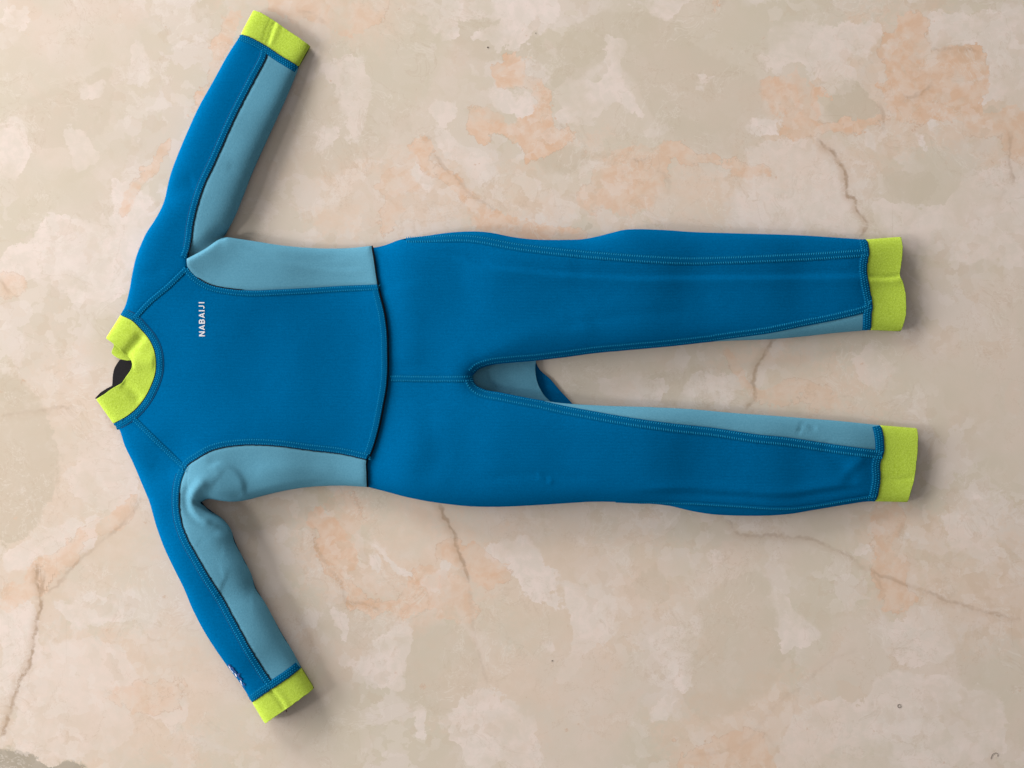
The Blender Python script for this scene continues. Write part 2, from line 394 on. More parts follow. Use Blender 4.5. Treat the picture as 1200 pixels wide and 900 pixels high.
# trousers
def leg_z(X):
    D, S, _ = seg_dist(X, WA)
    left = X[:, 0] < np.interp(X[:, 1], WA[:, 1], WA[:, 0])
    return zed(X)-np.where(left, 3.0, 1.8*np.exp(-(D/26)**2))
CEN = catmull(A((440, 443), (500, 444), (553, 444)))
def cutx(P, x): return P[(P[:, 0] >= x)]
TOPSEAM = catmull(A((476, 281.5), (500, 281.5), (540, 280.5), (562, 282.5), (600, 290), (637, 295), (675, 299), (710, 302), (760, 305.5), (800, 307), (847, 306), (897, 304), (960, 300.5), (1016, 296.5)))
p = np.vstack([A((424, 300),), UL_T[2:int(np.argmin(np.abs(UL_T[:, 0]-472)))], TOPSEAM, A((1015.6, 310), (1016, 324), (1019, 340), (1022, 357)), UL_S[1:], UL_B[UL_B[:, 0] < 834], CEN[::-1], A((424, 443))])
up_leg = sheet('leg_panel', p, edge_groove(p, 0.8, 2.2, leg_z), M_BLUE, suit)
k = int(np.argmin(np.abs(UL_T[:, 0]-474)))
p = np.vstack([UL_T[k:], A((1018, 294)), TOPSEAM[::-1][:-1]])
sub(sheet('outer_leg_panel', p, edge_groove(p, 0.6, 2.0, leg_z), M_BLUE, suit), 'narrow blue strip along the outer edge of the upper leg')
p = np.vstack([UL_S, UL_B[UL_B[:, 0] > 836][::-1]])
sheet('inner_leg_panel', p, edge_groove(p, 0.6, 2.0, leg_z), M_TEAL, suit)
BOTSEAM = catmull(A((722, 588.5), (772, 588.5), (810, 589.5), (860, 592.5), (915, 595.8), (945, 594), (980, 588.5), (1027, 581)))
p = np.vstack([A((424, 443)), CEN, LL_T[1:int(np.argmin(np.abs(LL_T[:, 0]-637)))], LL_S, LL_E[int(np.argmin(np.abs(LL_E[:, 1]-531))):int(np.argmin(np.abs(LL_E[:, 1]-580)))],
               BOTSEAM[::-1], LL_B[LL_B[:, 0] < 720], A((424, 565))])
lo_leg = sheet('leg_panel', p, edge_groove(p, 0.8, 2.2, leg_z), M_BLUE, suit)
p = np.vstack([BOTSEAM, LL_B[(LL_B[:, 0] > 723) & (LL_B[:, 0] < 1027)]])
sub(sheet('outer_leg_panel', p, edge_groove(p, 0.5, 2.0, leg_z), M_BLUE, suit), 'blue bulge below the stitch line of the lower leg')
p = np.vstack([LL_S, LL_E[:int(np.argmin(np.abs(LL_E[:, 1]-528)))][::-1], LL_T[(LL_T[:, 0] > 638)][::-1]])
sheet('inner_leg_panel', p, edge_groove(p, 0.6, 2.0, leg_z), M_TEAL, suit)

# the back of the suit: under everything, seen at the crotch
back = np.vstack([UA_L[::-1], UA_R, SP_T[(SP_T[:, 0] > 266)], UL_T[1:], UL_B[1:], LL_T[1:], LL_B[1:], LSP_B[::-1][1:], LA_R[1:], LA_L[::-1], A((138, 495), (150, 470), (155, 430), (150, 395), (142, 372))])
sheet('back_panel', back, lambda X: zed(X, -1), M_BLUE, suit, step=6.0, flip=True, rings=False)
p = catmull(A((545, 430), (600, 412), (628, 410), (627.5, 432), (630, 448), (637, 462), (648, 476), (600, 480), (552, 462)), closed=True)
sub(sheet('seat_panel', p, lambda X: 4.5+1.5*np.cos((X[:, 1]-445)/14)+0.5*vnoise(X, 9, 2)-1.2*np.exp(-(seg_dist(X, catmull(A((571, 436), (573, 447), (580, 453))))[0]/1.2)**2), M_TEAL, suit, t=2.0), 'pale blue back panel seen in the crotch opening')
p = catmull(A((620, 405), (632, 432), (645, 444), (656, 457), (671, 473), (680, 486), (640, 492), (620, 470), (615, 430)), closed=True)
sub(sheet('back_leg_panel', p, lambda X: 1.9+0.4*vnoise(X, 11, 4), M_BLUE, suit, t=1.2), 'dark blue back of the leg seen in the crotch opening')

# cuffs: open tubes with a cut end
def ragged(P, a=0.35):
    P = resample(P, 1.6); P[1:-1] += rng.uniform(-a, a, P[1:-1].shape); return P
def cuff(hem, end, zt, zb):
    p = np.vstack([hem, ragged(end)[::-1]])
    V, F = tri_region(p, 2.6, True); V2, F2 = tri_region(p, 3.5, False)
    n = len(V); z = zt(V); z2 = zb(V2)
    W = [world(V, z), world(V, z-1.6)]; FF = list(F); mi = [0]*len(F)
    FF += [tuple(i+n for i in f[::-1]) for f in F]; mi += [2]*len(F)
    r = [(b, a, a+n, b+n) for a, b in boundary(F)]; FF += r; mi += [1]*len(r)
    o = 2*n; W.append(world(V2, z2)); FF += [tuple(i+o for i in f[::-1]) for f in F2]; mi += [0]*len(F2)
    n2 = len(V2); W.append(world(V2, z2+1.2)); FF += [tuple(i+o+n2 for i in f) for f in F2]; mi += [2]*len(F2)
    return mk('cuff', np.vstack(W), FF, [M_LIME, M_BLACK, M_LINING], suit, True, mi)
zt = lambda X: zed(X)-0.4; zb = lambda X: zed(X, -1)
cuff(UA_C, CU_W, zt, zb); cuff(LA_C, CL_W, zt, zb); cuff(UL_E, CU_A, zt, zb); cuff(LL_E, CL_A, zt, zb)

# collar
CIN = np.vstack([A((122.5, 396), (131, 401.7), (140, 409.5), (146, 416)), catmull(A((146, 416), (152.5, 420.5), (155, 427), (153.5, 433), (148, 441), (142.5, 449)))[1:], A((136, 452.6), (130, 456.2), (123.3, 461.3), (111.3, 468.3))])
p = np.vstack([NECK, CIN[::-1]])
collar = sheet('collar', p, lambda X: zed(X)+1.0, M_LIME, suit, step=2.4, t=2.0)
fl = catmull(A((130, 400), (131, 405), (128, 413), (133, 418), (141.7, 421.5), (153, 421.5), (158, 412), (145, 402)), closed=True)
sub(sheet('collar_flap', fl, lambda X: 3.6+0.1*(X[:, 0]-128), M_LIME, collar, step=2.4, t=1.5), 'rear tab of the lime collar showing behind the fold')
li = np.vstack([catmull(A((140.5, 421), (137, 426), (133.6, 432), (131.8, 441), (131.2, 452))), A((125, 455.0), (117, 460.0), (109.8, 467.6), (120, 466), (150, 462), (165, 440), (163, 421))])-A((2.2, 0))
sheet('collar_lining', li, lambda X: 3.0+0.06*(X[:, 0]-111), M_LINING, collar, step=2.6, t=1.2, rim=M_BLACK)

# ------------------------------------------------------------------ seams: a raised tape with rows of thread
def frame(P):
    T = np.gradient(P, axis=0); T /= np.linalg.norm(T, axis=1)[:, None]+1e-9
    return T, np.column_stack([-T[:, 1], T[:, 0]])
def seam(P, wd, off, zf, rows=(-0.27, 0.27), parent=suit, rise=0.75, pitch=2.7, taper=0, gap2=None, name='seam', slant=0.25, band=M_BAND, length=0.40):
    """off: shift of the tape's middle along the normal; wd: tape width"""
    P = resample(P, 2.0); T, N = frame(P)
    Nr = np.linspace(-0.5, 0.5, 7); V = []; F = []; prof = rise*np.sqrt(np.clip(1-(Nr/0.52)**2, 0, 1))
    Cc = P+N*off
    zc_ = zf(Cc); n = len(P); m = len(Nr)
    tw = np.clip(np.linspace(0.3, 0.3+n*2.0/max(taper, 1), n), 0, 1)[:, None] if taper else 1.0
    for j, u in enumerate(Nr):
        X = Cc+N*(u*wd)*tw; V.append(world(X, zf(X)+prof[j]))
    V = np.concatenate(V)                      # index j*n+i
    for j in range(m-1):
        for i in range(n-1): F.append((j*n+i, j*n+i+1, (j+1)*n+i+1, (j+1)*n+i))
    # normal check
    a, b, c = V[F[0][0]], V[F[0][1]], V[F[0][2]]
    if np.cross(b-a, c-a)[2] < 0: F = [f[::-1] for f in F]
    tape = mk(name, V, F, [band], parent)
    Q = resample(Cc, pitch/2); T2, N2 = frame(Q); q = []
    for ri, u in enumerate(rows):
        idx = np.arange(ri % 2, len(Q), 2)
        L = wd*length*0.5
        C0 = Q[idx]+N2[idx]*(u*wd)+rng.normal(0, 0.08, (len(idx), 2))
        sl = slant*(1 if ri % 2 else -1)
        dr = N2[idx]+T2[idx]*sl; dr /= np.linalg.norm(dr, axis=1)[:, None]
        pr = np.column_stack([-dr[:, 1], dr[:, 0]])
        Lr = L*rng.uniform(0.85, 1.12, len(idx))[:, None]
        q.append((C0, dr, pr, Lr, u))
    TV = []; TF = []; base = 0
    for C0, dr, pr, Lr, u in q:
        r0 = rise*math.sqrt(max(0, 1-(u/0.52)**2)); hw = pitch*0.23
        rr = 0.9
        zc0 = zf(C0)+r0
        a = world(C0-dr*Lr, zc0-0.15*rr); b = world(C0+dr*Lr, zc0-0.15*rr)
        l = world(C0-pr*hw, zc0+0.02); r = world(C0+pr*hw, zc0+0.02)
        t = world(C0, zc0+0.42)
        n_ = len(C0)
        TV.append(np.stack([a, b, l, r, t], 1).reshape(-1, 3))
        for i in range(n_):
            o = base+i*5; TF += [(o, o+2, o+4), (o+2, o+1, o+4), (o+1, o+3, o+4), (o+3, o, o+4)]
        base += n_*5
    TV = np.concatenate(TV)
    a, b, c = TV[0], TV[2], TV[4]
    if np.cross(b-a, c-a)[2] < 0: TF = [f[::-1] for f in TF]
    st = mk('stitching', TV, TF, [M_THREAD], tape, False); st['kind'] = 'stuff'
    return tape
def cord(name, P, r, zf, mat, parent=suit, off=0.0, dz=0.0, k=6, rag=0.0):
    P = resample(P, 1.8); T, N = frame(P); P = P+N*off
    if rag: P = P+N*rng.normal(0, rag, len(P))[:, None]
    z = zf(P)+dz; n = len(P); V = []; F = []
    for j in range(k):
        a = 2*math.pi*j/k; V.append(world(P+N*(r*math.cos(a)), z+r*math.sin(a)))
    V = np.concatenate(V)
    for j in range(k):
        for i in range(n-1): F.append((j*n+i, j*n+i+1, ((j+1) % k)*n+i+1, ((j+1) % k)*n+i))
    F.append(tuple(j*n for j in range(k))); F.append(tuple(j*n+n-1 for j in range(k))[::-1])
    return mk(name, V, F, [mat], parent)

# sleeve seams (blue side of the join) with the dark gap against the pale panel, painted groove shade on the far side
s1 = seam(UA_S[2:], 7.5, 3.6, zed); cord('seam_gap_and_shade', UA_S[4:-6], 0.6, zed, M_GROOVE_SHADE, s1, off=7.7, dz=-0.35); cord('seam_gap_and_shade', UA_S[3:-2], 0.6, zed, M_BLACK, s1, off=-0.3, dz=-0.15, rag=0.3)
s2 = seam(LA_S[1:-2], 8.0, 4.0, zed); cord('seam_gap_and_shade', LA_S[4:-6], 0.6, zed, M_GROOVE_SHADE, s2, off=8.3, dz=-0.35); cord('seam_gap_and_shade', LA_S[14:-3], 0.6, zed, M_BLACK, s2, off=-0.2, dz=-0.15, rag=0.3)
seam(SH_U[1:-1], 6.5, 0, zed); seam(SH_L[1:-1], 6.0, 0, zed)
s3 = seam(NECK, 8.5, -4.2, zed, rows=(-0.3, 0, 0.3), length=0.26)
cord('seam_gap_and_shade', NECK[3:-3], 0.7, zed, M_GROOVE_SHADE, s3, off=-8.8, dz=-0.3)  # darker cord stands in for the shaded groove outside the neck tape
s4 = seam(SP_B[1:], 7.0, 3.4, torso_z); cord('seam_gap_and_shade', SP_B[8:36], 0.6, torso_z, M_BLACK, s4, off=-0.4, dz=0.0, rag=0.15)
s5 = seam(LSP_T, 7.5, -3.6, torso_z); cord('seam_gap_and_shade', LSP_T[2:], 0.55, torso_z, M_BLACK, s5, off=0.3, dz=0.0, rag=0.15)
# hems at the cuffs
def inset(P, d):
    T, N = frame(P); return P+N*d
seam(UA_C, 8.0, 4.2, zed, rows=(-0.3, 0, 0.3), name='hem', length=0.26)
seam(LA_C, 9.0, -4.8, zed, rows=(-0.3, 0, 0.3), name='hem', length=0.26)
seam(UL_E, 10.0, 5.2, zed, rows=(-0.3, 0, 0.3), name='hem', length=0.28)
seam(LL_E, 10.5, 5.6, zed, rows=(-0.3, 0, 0.3), name='hem', length=0.28)
for P, o_ in ((UA_C, 0.3), (LA_C, -0.3), (UL_E, 0.2), (LL_E, 0.2)):
    cord('hem_gap', P[1:-1], 0.6, lambda X: zed(X)-0.1, plain('teal_gap_cord', (4, 60, 92)), suit, off=o_, rag=0.2)
# legs
seam(TOPSEAM, 10.0, 0, leg_z, name='seam', length=0.42, taper=60)
seam(np.vstack([UL_B[UL_B[:, 0] < 836][1::1][::-1][2:], UL_S[::-1][1:]]), 8.0, -4.6, leg_z, length=0.40)
seam(np.vstack([LL_T[1:int(np.argmin(np.abs(LL_T[:, 0]-637)))], LL_S]), 10.5, 5.3, leg_z, length=0.42)
seam(BOTSEAM, 4.2, 0, leg_z, rows=(0.0,), length=0.7, taper=40)
seam(CEN[9:], 8.0, 0, leg_z, length=0.42)
# waist hem: stitched fold and black cut edge
seam(CHT[2:-2], 7.5, 4.4, lambda X: torso_z(X)-0.2, rows=(-0.42, 0.25), name='waist_hem', rise=0.5, length=0.2, pitch=2.6)
cord('cut_edge', WA, 0.95, lambda X: zed(X)+LIFT-1.7, M_BLACK, suit, off=-0.7, rag=0.12)
cord('cut_edge', CIN[:4], 0.9, lambda X: zed(X)-0.6, M_BLACK, collar, off=-0.6)
cord('cut_edge', CIN[-5:], 1.3, lambda X: zed(X)-1.0, M_BLACK, collar, off=-1.1, rag=0.2)
# thread knots at seam crossings
def knot(x, y, n=7, zf=zed, r=3.0):
    V = []; F = []
    for i in range(n):
        a = rng.uniform(0, 2*math.pi); c = A((x, y))+rng.normal(0, r*0.5, (1, 2)); d = np.array([[math.cos(a), math.sin(a)]])
        q = np.array([[-math.sin(a), math.cos(a)]]); L = rng.uniform(1.0, 2.2); z = zf(c)[0]+1.0
        pts = np.vstack([c-d*L, c+d*L, c-q*0.35, c+q*0.35, c]); zz = [z-.3, z-.3, z, z, z+0.5]
        o = len(V); V += list(world(pts, zz)); F += [(o, o+2, o+4), (o+2, o+1, o+4), (o+1, o+3, o+4), (o+3, o, o+4)]
    mk('thread_end', V, F, [M_THREAD], suit, False)
knot(143, 493); knot(156, 374, 5); knot(220, 549, 8); knot(1020, 355, 8); knot(1032, 530, 5); knot(432, 537, 8); knot(444, 337, 5); knot(553, 443, 9)
cord('thread_end', A((333, 830), (334, 833), (334.6, 836)), 0.5, lambda X: 5+0*X[:, 0], plain('dark_red_thread', (96, 40, 40)), suit)

# ------------------------------------------------------------------ printed lettering on the chest (flat print, reads bottom to top)
def stroke_letters():
    """letters in a box of width w and height 6.8, strokes as quads (u along the text, v up)"""
    h = 6.8; s = 1.3; Q = []
    def q(*p): Q.append(p)
    def bar(u0, v0, u1, v1, wd=s):
        dx, dy = u1-u0, v1-v0; L = math.hypot(dx, dy); nx, ny = -dy/L*wd/2, dx/L*wd/2
        q((u0+nx, v0+ny), (u0-nx, v0-ny), (u1-nx, v1-ny), (u1+nx, v1+ny))
    def arc(cx, cy, r, a0, a1, wd=s, ry=None):
        ry = ry or r; n = 8
        for i in range(n):
            t0 = math.radians(a0+(a1-a0)*i/n); t1 = math.radians(a0+(a1-a0)*(i+1)/n)
            q((cx+(r-wd/2)*math.cos(t0), cy+(ry-wd/2)*math.sin(t0)), (cx+(r+wd/2)*math.cos(t0), cy+(ry+wd/2)*math.sin(t0)),
              (cx+(r+wd/2)*math.cos(t1), cy+(ry+wd/2)*math.sin(t1)), (cx+(r-wd/2)*math.cos(t1), cy+(ry-wd/2)*math.sin(t1)))
    def N(u, wd=5.6): bar(u+s/2, 0, u+s/2, h); bar(u+wd-s/2, 0, u+wd-s/2, h); q((u, h), (u+s*1.15, h), (u+wd, 0), (u+wd-s*1.15, 0))
    def Aa(u, wd=6.0):
        q((u, 0), (u+s*1.05, 0), (u+wd/2+s*.45, h), (u+wd/2-s*.45, h)); q((u+wd, 0), (u+wd-s*1.05, 0), (u+wd/2-s*.45, h), (u+wd/2+s*.45, h)); bar(u+1.4, 2.0, u+wd-1.4, 2.0, 1.2)
    def Bb(u):
        bar(u+s/2, 0, u+s/2, h); 
        for y0, r in ((s/2, 1.25), (h/2, 1.2)):
            yy = y0+r*1.0 if y0 > 1 else y0+1.3
        bar(u, h-s/2+.1, u+2.9, h-s/2+.1, 1.35); bar(u, h/2+.1, u+3.0, h/2+.1, 1.25); bar(u, s/2-.1, u+3.0, s/2-.1, 1.35)
        arc(u+2.9, (h-s/2+h/2)/2+.1, 1.35, -90, 90, 1.35, 1.32); arc(u+3.0, (s/2+h/2)/2, 1.45, -90, 90, 1.35, 1.35)
    def I(u): bar(u+s/2, 0, u+s/2, h)
    def J(u): bar(u+3.6-s/2, 1.9, u+3.6-s/2, h); arc(u+1.5, 1.95, 1.35, -150, 0, s*0.95)
    N(0); Aa(6.9); Bb(14.2); Aa(20.6); I(28.2); J(31.2); I(37.2)
    return Q
V = []; F = []
for qd in stroke_letters():
    P = np.array([(241.0-v, 394.3-u*1.035) for u, v in qd]); zz = torso_z(P)+0.28+0.004*len(F)
    o = len(V); V += list(world(P, zz)); a, b, c = V[o], V[o+1], V[o+2]
    f = (o, o+1, o+2, o+3); F.append(f if np.cross(b-a, c-a)[2] > 0 else f[::-1])
mk('lettering', V, F, [M_WHITE], chest, False)

# navy and white print wrapping round the lower sleeve near the cuff
def blob(poly, z0, mat, name):
    poly = np.array(poly, float)+A((2.4, -1.2))
    V, F = tri_region(poly, 1.6, False); return mk(name, world(V, zed(V)+z0+0.8), F, [mat], lo_sleeve)
blob([(264.8, 775.5), (267.5, 778), (269.5, 777), (270, 780), (273.5, 781), (274, 784), (277, 786.5), (276.5, 789), (281.5, 787.5), (279.5, 791.5), (284, 795), (281, 797.5), (287, 801), (284.5, 803.5), (286.5, 808), (285, 806.5), (283.6, 800), (279, 793.5), (274, 787), (270, 781.7), (267, 778)], 0.5, M_NAVY, 'navy_print')
for pl in ([(267.0, 779.0), (269, 780.2), (269.8, 784.0), (272, 786), (273.6, 788), (272, 787.6), (269.6, 784.4)],
           [(274.4, 787.4), (276.6, 789.6), (276.8, 793.6), (274.9, 790.6)], [(280.4, 796), (282.4, 797.5), (282, 800.5), (283.6, 803.4), (281.6, 801.4)]):
    blob(pl, 0.75, M_WHITE, 'white_print')

# ------------------------------------------------------------------ small litter on the floor
def thing(o, label, cat, group=None):
    o['label'] = label; o['category'] = cat
    if group: o['group'] = group
    return o
M_HAIR = plain('dark_hair', (74, 60, 52), 0.6, 0.3)
flat = lambda X: 0.35+0*X[:, 0]
ringP = A(*[(1057.3+2.1*math.cos(a), 830.3+2.1*math.sin(a)) for a in np.linspace(0, 5.9, 14)])
thing(cord('lint_ring', ringP, 0.2, flat, M_HAIR, None), 'tiny dark ring of lint on the bare marble at lower right', 'lint')
thing(cord('hair', catmull(A((1165.5, 893), (1167, 888), (1171, 885.5), (1174, 887), (1173, 890))), 0.17, flat, M_HAIR, None), 'short curled hair near the bottom right corner of the marble', 'hair')
for (x, y, r, lab) in ((571.5, 52.5, 0.9, 'dark speck on pale marble near the top centre'), (628, 35.5, 0.6, 'faint speck on pale marble right of the dark one'), (647.5, 777, 0.9, 'slanted brown speck on marble below the hips')):
    a = np.linspace(0, 2*math.pi, 7)[:-1]
    P = np.column_stack([x+r*np.cos(a)*rng.uniform(.6, 1.4, 6), y+r*np.sin(a)*rng.uniform(.6, 1.4, 6)])
    V = list(world(P, [0.15]*6))+list(world(A((x, y)), [0.9])); F = [(i, (i+1) % 6, 6) for i in range(6)]
    thing(mk('crumb', V, F, [M_HAIR], None), lab, 'crumb', 'specks of dirt on the marble')

# ------------------------------------------------------------------ the marble floor
z1 = lambda p: zp(350, 0, 3, p); z3 = lambda p: zp(600, 0, 3.214, p); z4 = lambda p: zp(800, 0, 3, p); z5 = lambda p: zp(0, 300, 1.5, p)
z6 = lambda p: zp(300, 570, 2.727, p); z7 = lambda p: zp(600, 570, 2.727, p); z8 = lambda p: zp(800, 570, 2.727, p); zg = lambda p: zp(640, 380, 3, p); zl = lambda p: zp(0, 180, 4.09, p)
PEACH = [
 (A((262, 15), (280, 15), (270, 40), (255, 75), (240, 110), (228, 135), (222, 127), (235, 95), (243, 60), (250, 35)), .7),
 (A((200, 172), (192, 200), (165, 228), (145, 257), (138, 252), (160, 215), (180, 188)), .55),
 (A((310, -20), (440, -20), (432, 36), (405, 45), (375, 28), (330, 15)), .45),
 (z1([(690, 215), (760, 190), (795, 195), (810, 240), (860, 280), (880, 320), (910, 380), (930, 450), (990, 490), (1040, 560), (1000, 510), (900, 520), (820, 545), (780, 500), (740, 460), (640, 480), (600, 400), (700, 390), (840, 400), (820, 310), (720, 275)]), .9),
 (z1([(385, 500), (450, 485), (475, 510), (480, 560), (540, 610), (580, 660), (700, 730), (800, 755), (900, 780), (1000, 800), (1030, 830), (900, 838), (700, 820), (560, 720), (500, 640), (430, 570), (385, 550)]), .85),
 (z1([(260, 640), (400, 610), (430, 660), (350, 750), (300, 830), (280, 760)]), .45),
 (z3([(540, 545), (600, 525), (640, 550), (720, 580), (850, 600), (964, 630), (964, 660), (880, 640), (700, 615), (600, 610), (590, 700), (540, 790), (400, 800), (300, 790), (290, 700), (380, 600), (470, 590)]), .6),
 (z3([(780, -20), (800, -20), (796, 40), (785, 90), (778, 40)]), .8),
 (z3([(925, 300), (975, 290), (975, 430), (925, 430)]), .6),
 (z4([(740, 50), (790, 30), (860, 50), (870, 180), (1040, 180), (1050, 290), (1000, 340), (1030, 400), (960, 425), (870, 400), (800, 440), (720, 430), (690, 360), (690, 330), (660, 310), (700, 260), (680, 170), (730, 110)]), .95),
 (z4([(270, 310), (420, 260), (470, 300), (500, 350), (490, 400), (600, 430), (700, 440), (640, 475), (500, 455), (350, 460), (340, 380), (270, 345)]), .95),
 (z4([(960, 420), (1250, 430), (1250, 560), (1150, 540), (1100, 500), (990, 480)]), .55),
 (z4([(0, 520), (60, 560), (200, 580), (330, 590), (340, 610), (200, 610), (0, 570)]), .6),
 (z5([(60, 545), (130, 515), (190, 460), (245, 415), (238, 450), (170, 515), (110, 570), (60, 600), (0, 600), (0, 565), (40, 572)]), .5),
 (z5([(200, 780), (260, 740), (310, 740), (300, 780), (230, 800)]), .35),
 (z6([(165, 85), (240, 60), (290, 90), (290, 150), (320, 240), (290, 260), (330, 300), (440, 340), (520, 305), (560, 330), (590, 400), (500, 420), (440, 380), (390, 400), (350, 370), (290, 370), (275, 310), (225, 250), (195, 200), (180, 130)]), .9),
 (z6([(250, 40), (300, 10), (330, 60), (350, 130), (300, 150), (260, 90)]), .4),
 (z6([(600, 190), (640, 160), (650, 175), (680, 175), (720, 220), (780, 270), (770, 310), (740, 330), (690, 310), (640, 290)]), .75),
 (z6([(520, 310), (620, 300), (680, 330), (690, 400), (680, 440), (600, 445), (560, 400)]), .5),
 (z8([(595, 60), (690, 55), (700, 100), (690, 170), (720, 260), (720, 340), (740, 380), (700, 410), (660, 400), (670, 340), (630, 290), (620, 250), (640, 170), (600, 110)]), .6),
 (z7([(540, 880), (650, 840), (750, 780), (800, 770), (820, 820), (860, 880), (850, 930), (540, 930)]), .45),
 (zg([(640, 90), (690, 130), (710, 200), (860, 220), (900, 250), (760, 260), (650, 200)]), .4),
 (zg([(850, 230), (1000, 260), (1160, 330), (1100, 340), (950, 290)]), .35),
 (A((0, 322), (30, 335), (20, 350), (0, 345)), .4),
]
BLUSH = [
 (A((360, 215), (440, 190), (520, 180), (600, 200), (680, 150), (740, 180), (840, 190), (900, 150), (960, 60), (1060, 0), (1140, 60), (1220, 80), (1220, 200), (1100, 190), (960, 215), (800, 262), (620, 268), (480, 262), (380, 282)), .55),
 (A((340, 590), (430, 580), (560, 600), (620, 650), (600, 730), (500, 740), (420, 720), (370, 680)), .6),
 (A((0, 470), (130, 400), (240, 560), (190, 640), (120, 720), (0, 740)), .4), (A((60, 740), (240, 760), (300, 860), (200, 900), (20, 900)), .5),
 (A((250, -20), (480, -20), (470, 60), (400, 60), (300, 20)), .4), (A((1000, 600), (1100, 590), (1220, 640), (1220, 760), (1060, 730)), .5), (A((780, 830), (950, 800), (1000, 920), (780, 920)), .5), (A((840, 400), (1000, 420), (1060, 480), (880, 480)), .5),
 (A((560, 640), (760, 610), (820, 680), (700, 800), (600, 880), (500, 820)), .35),
]
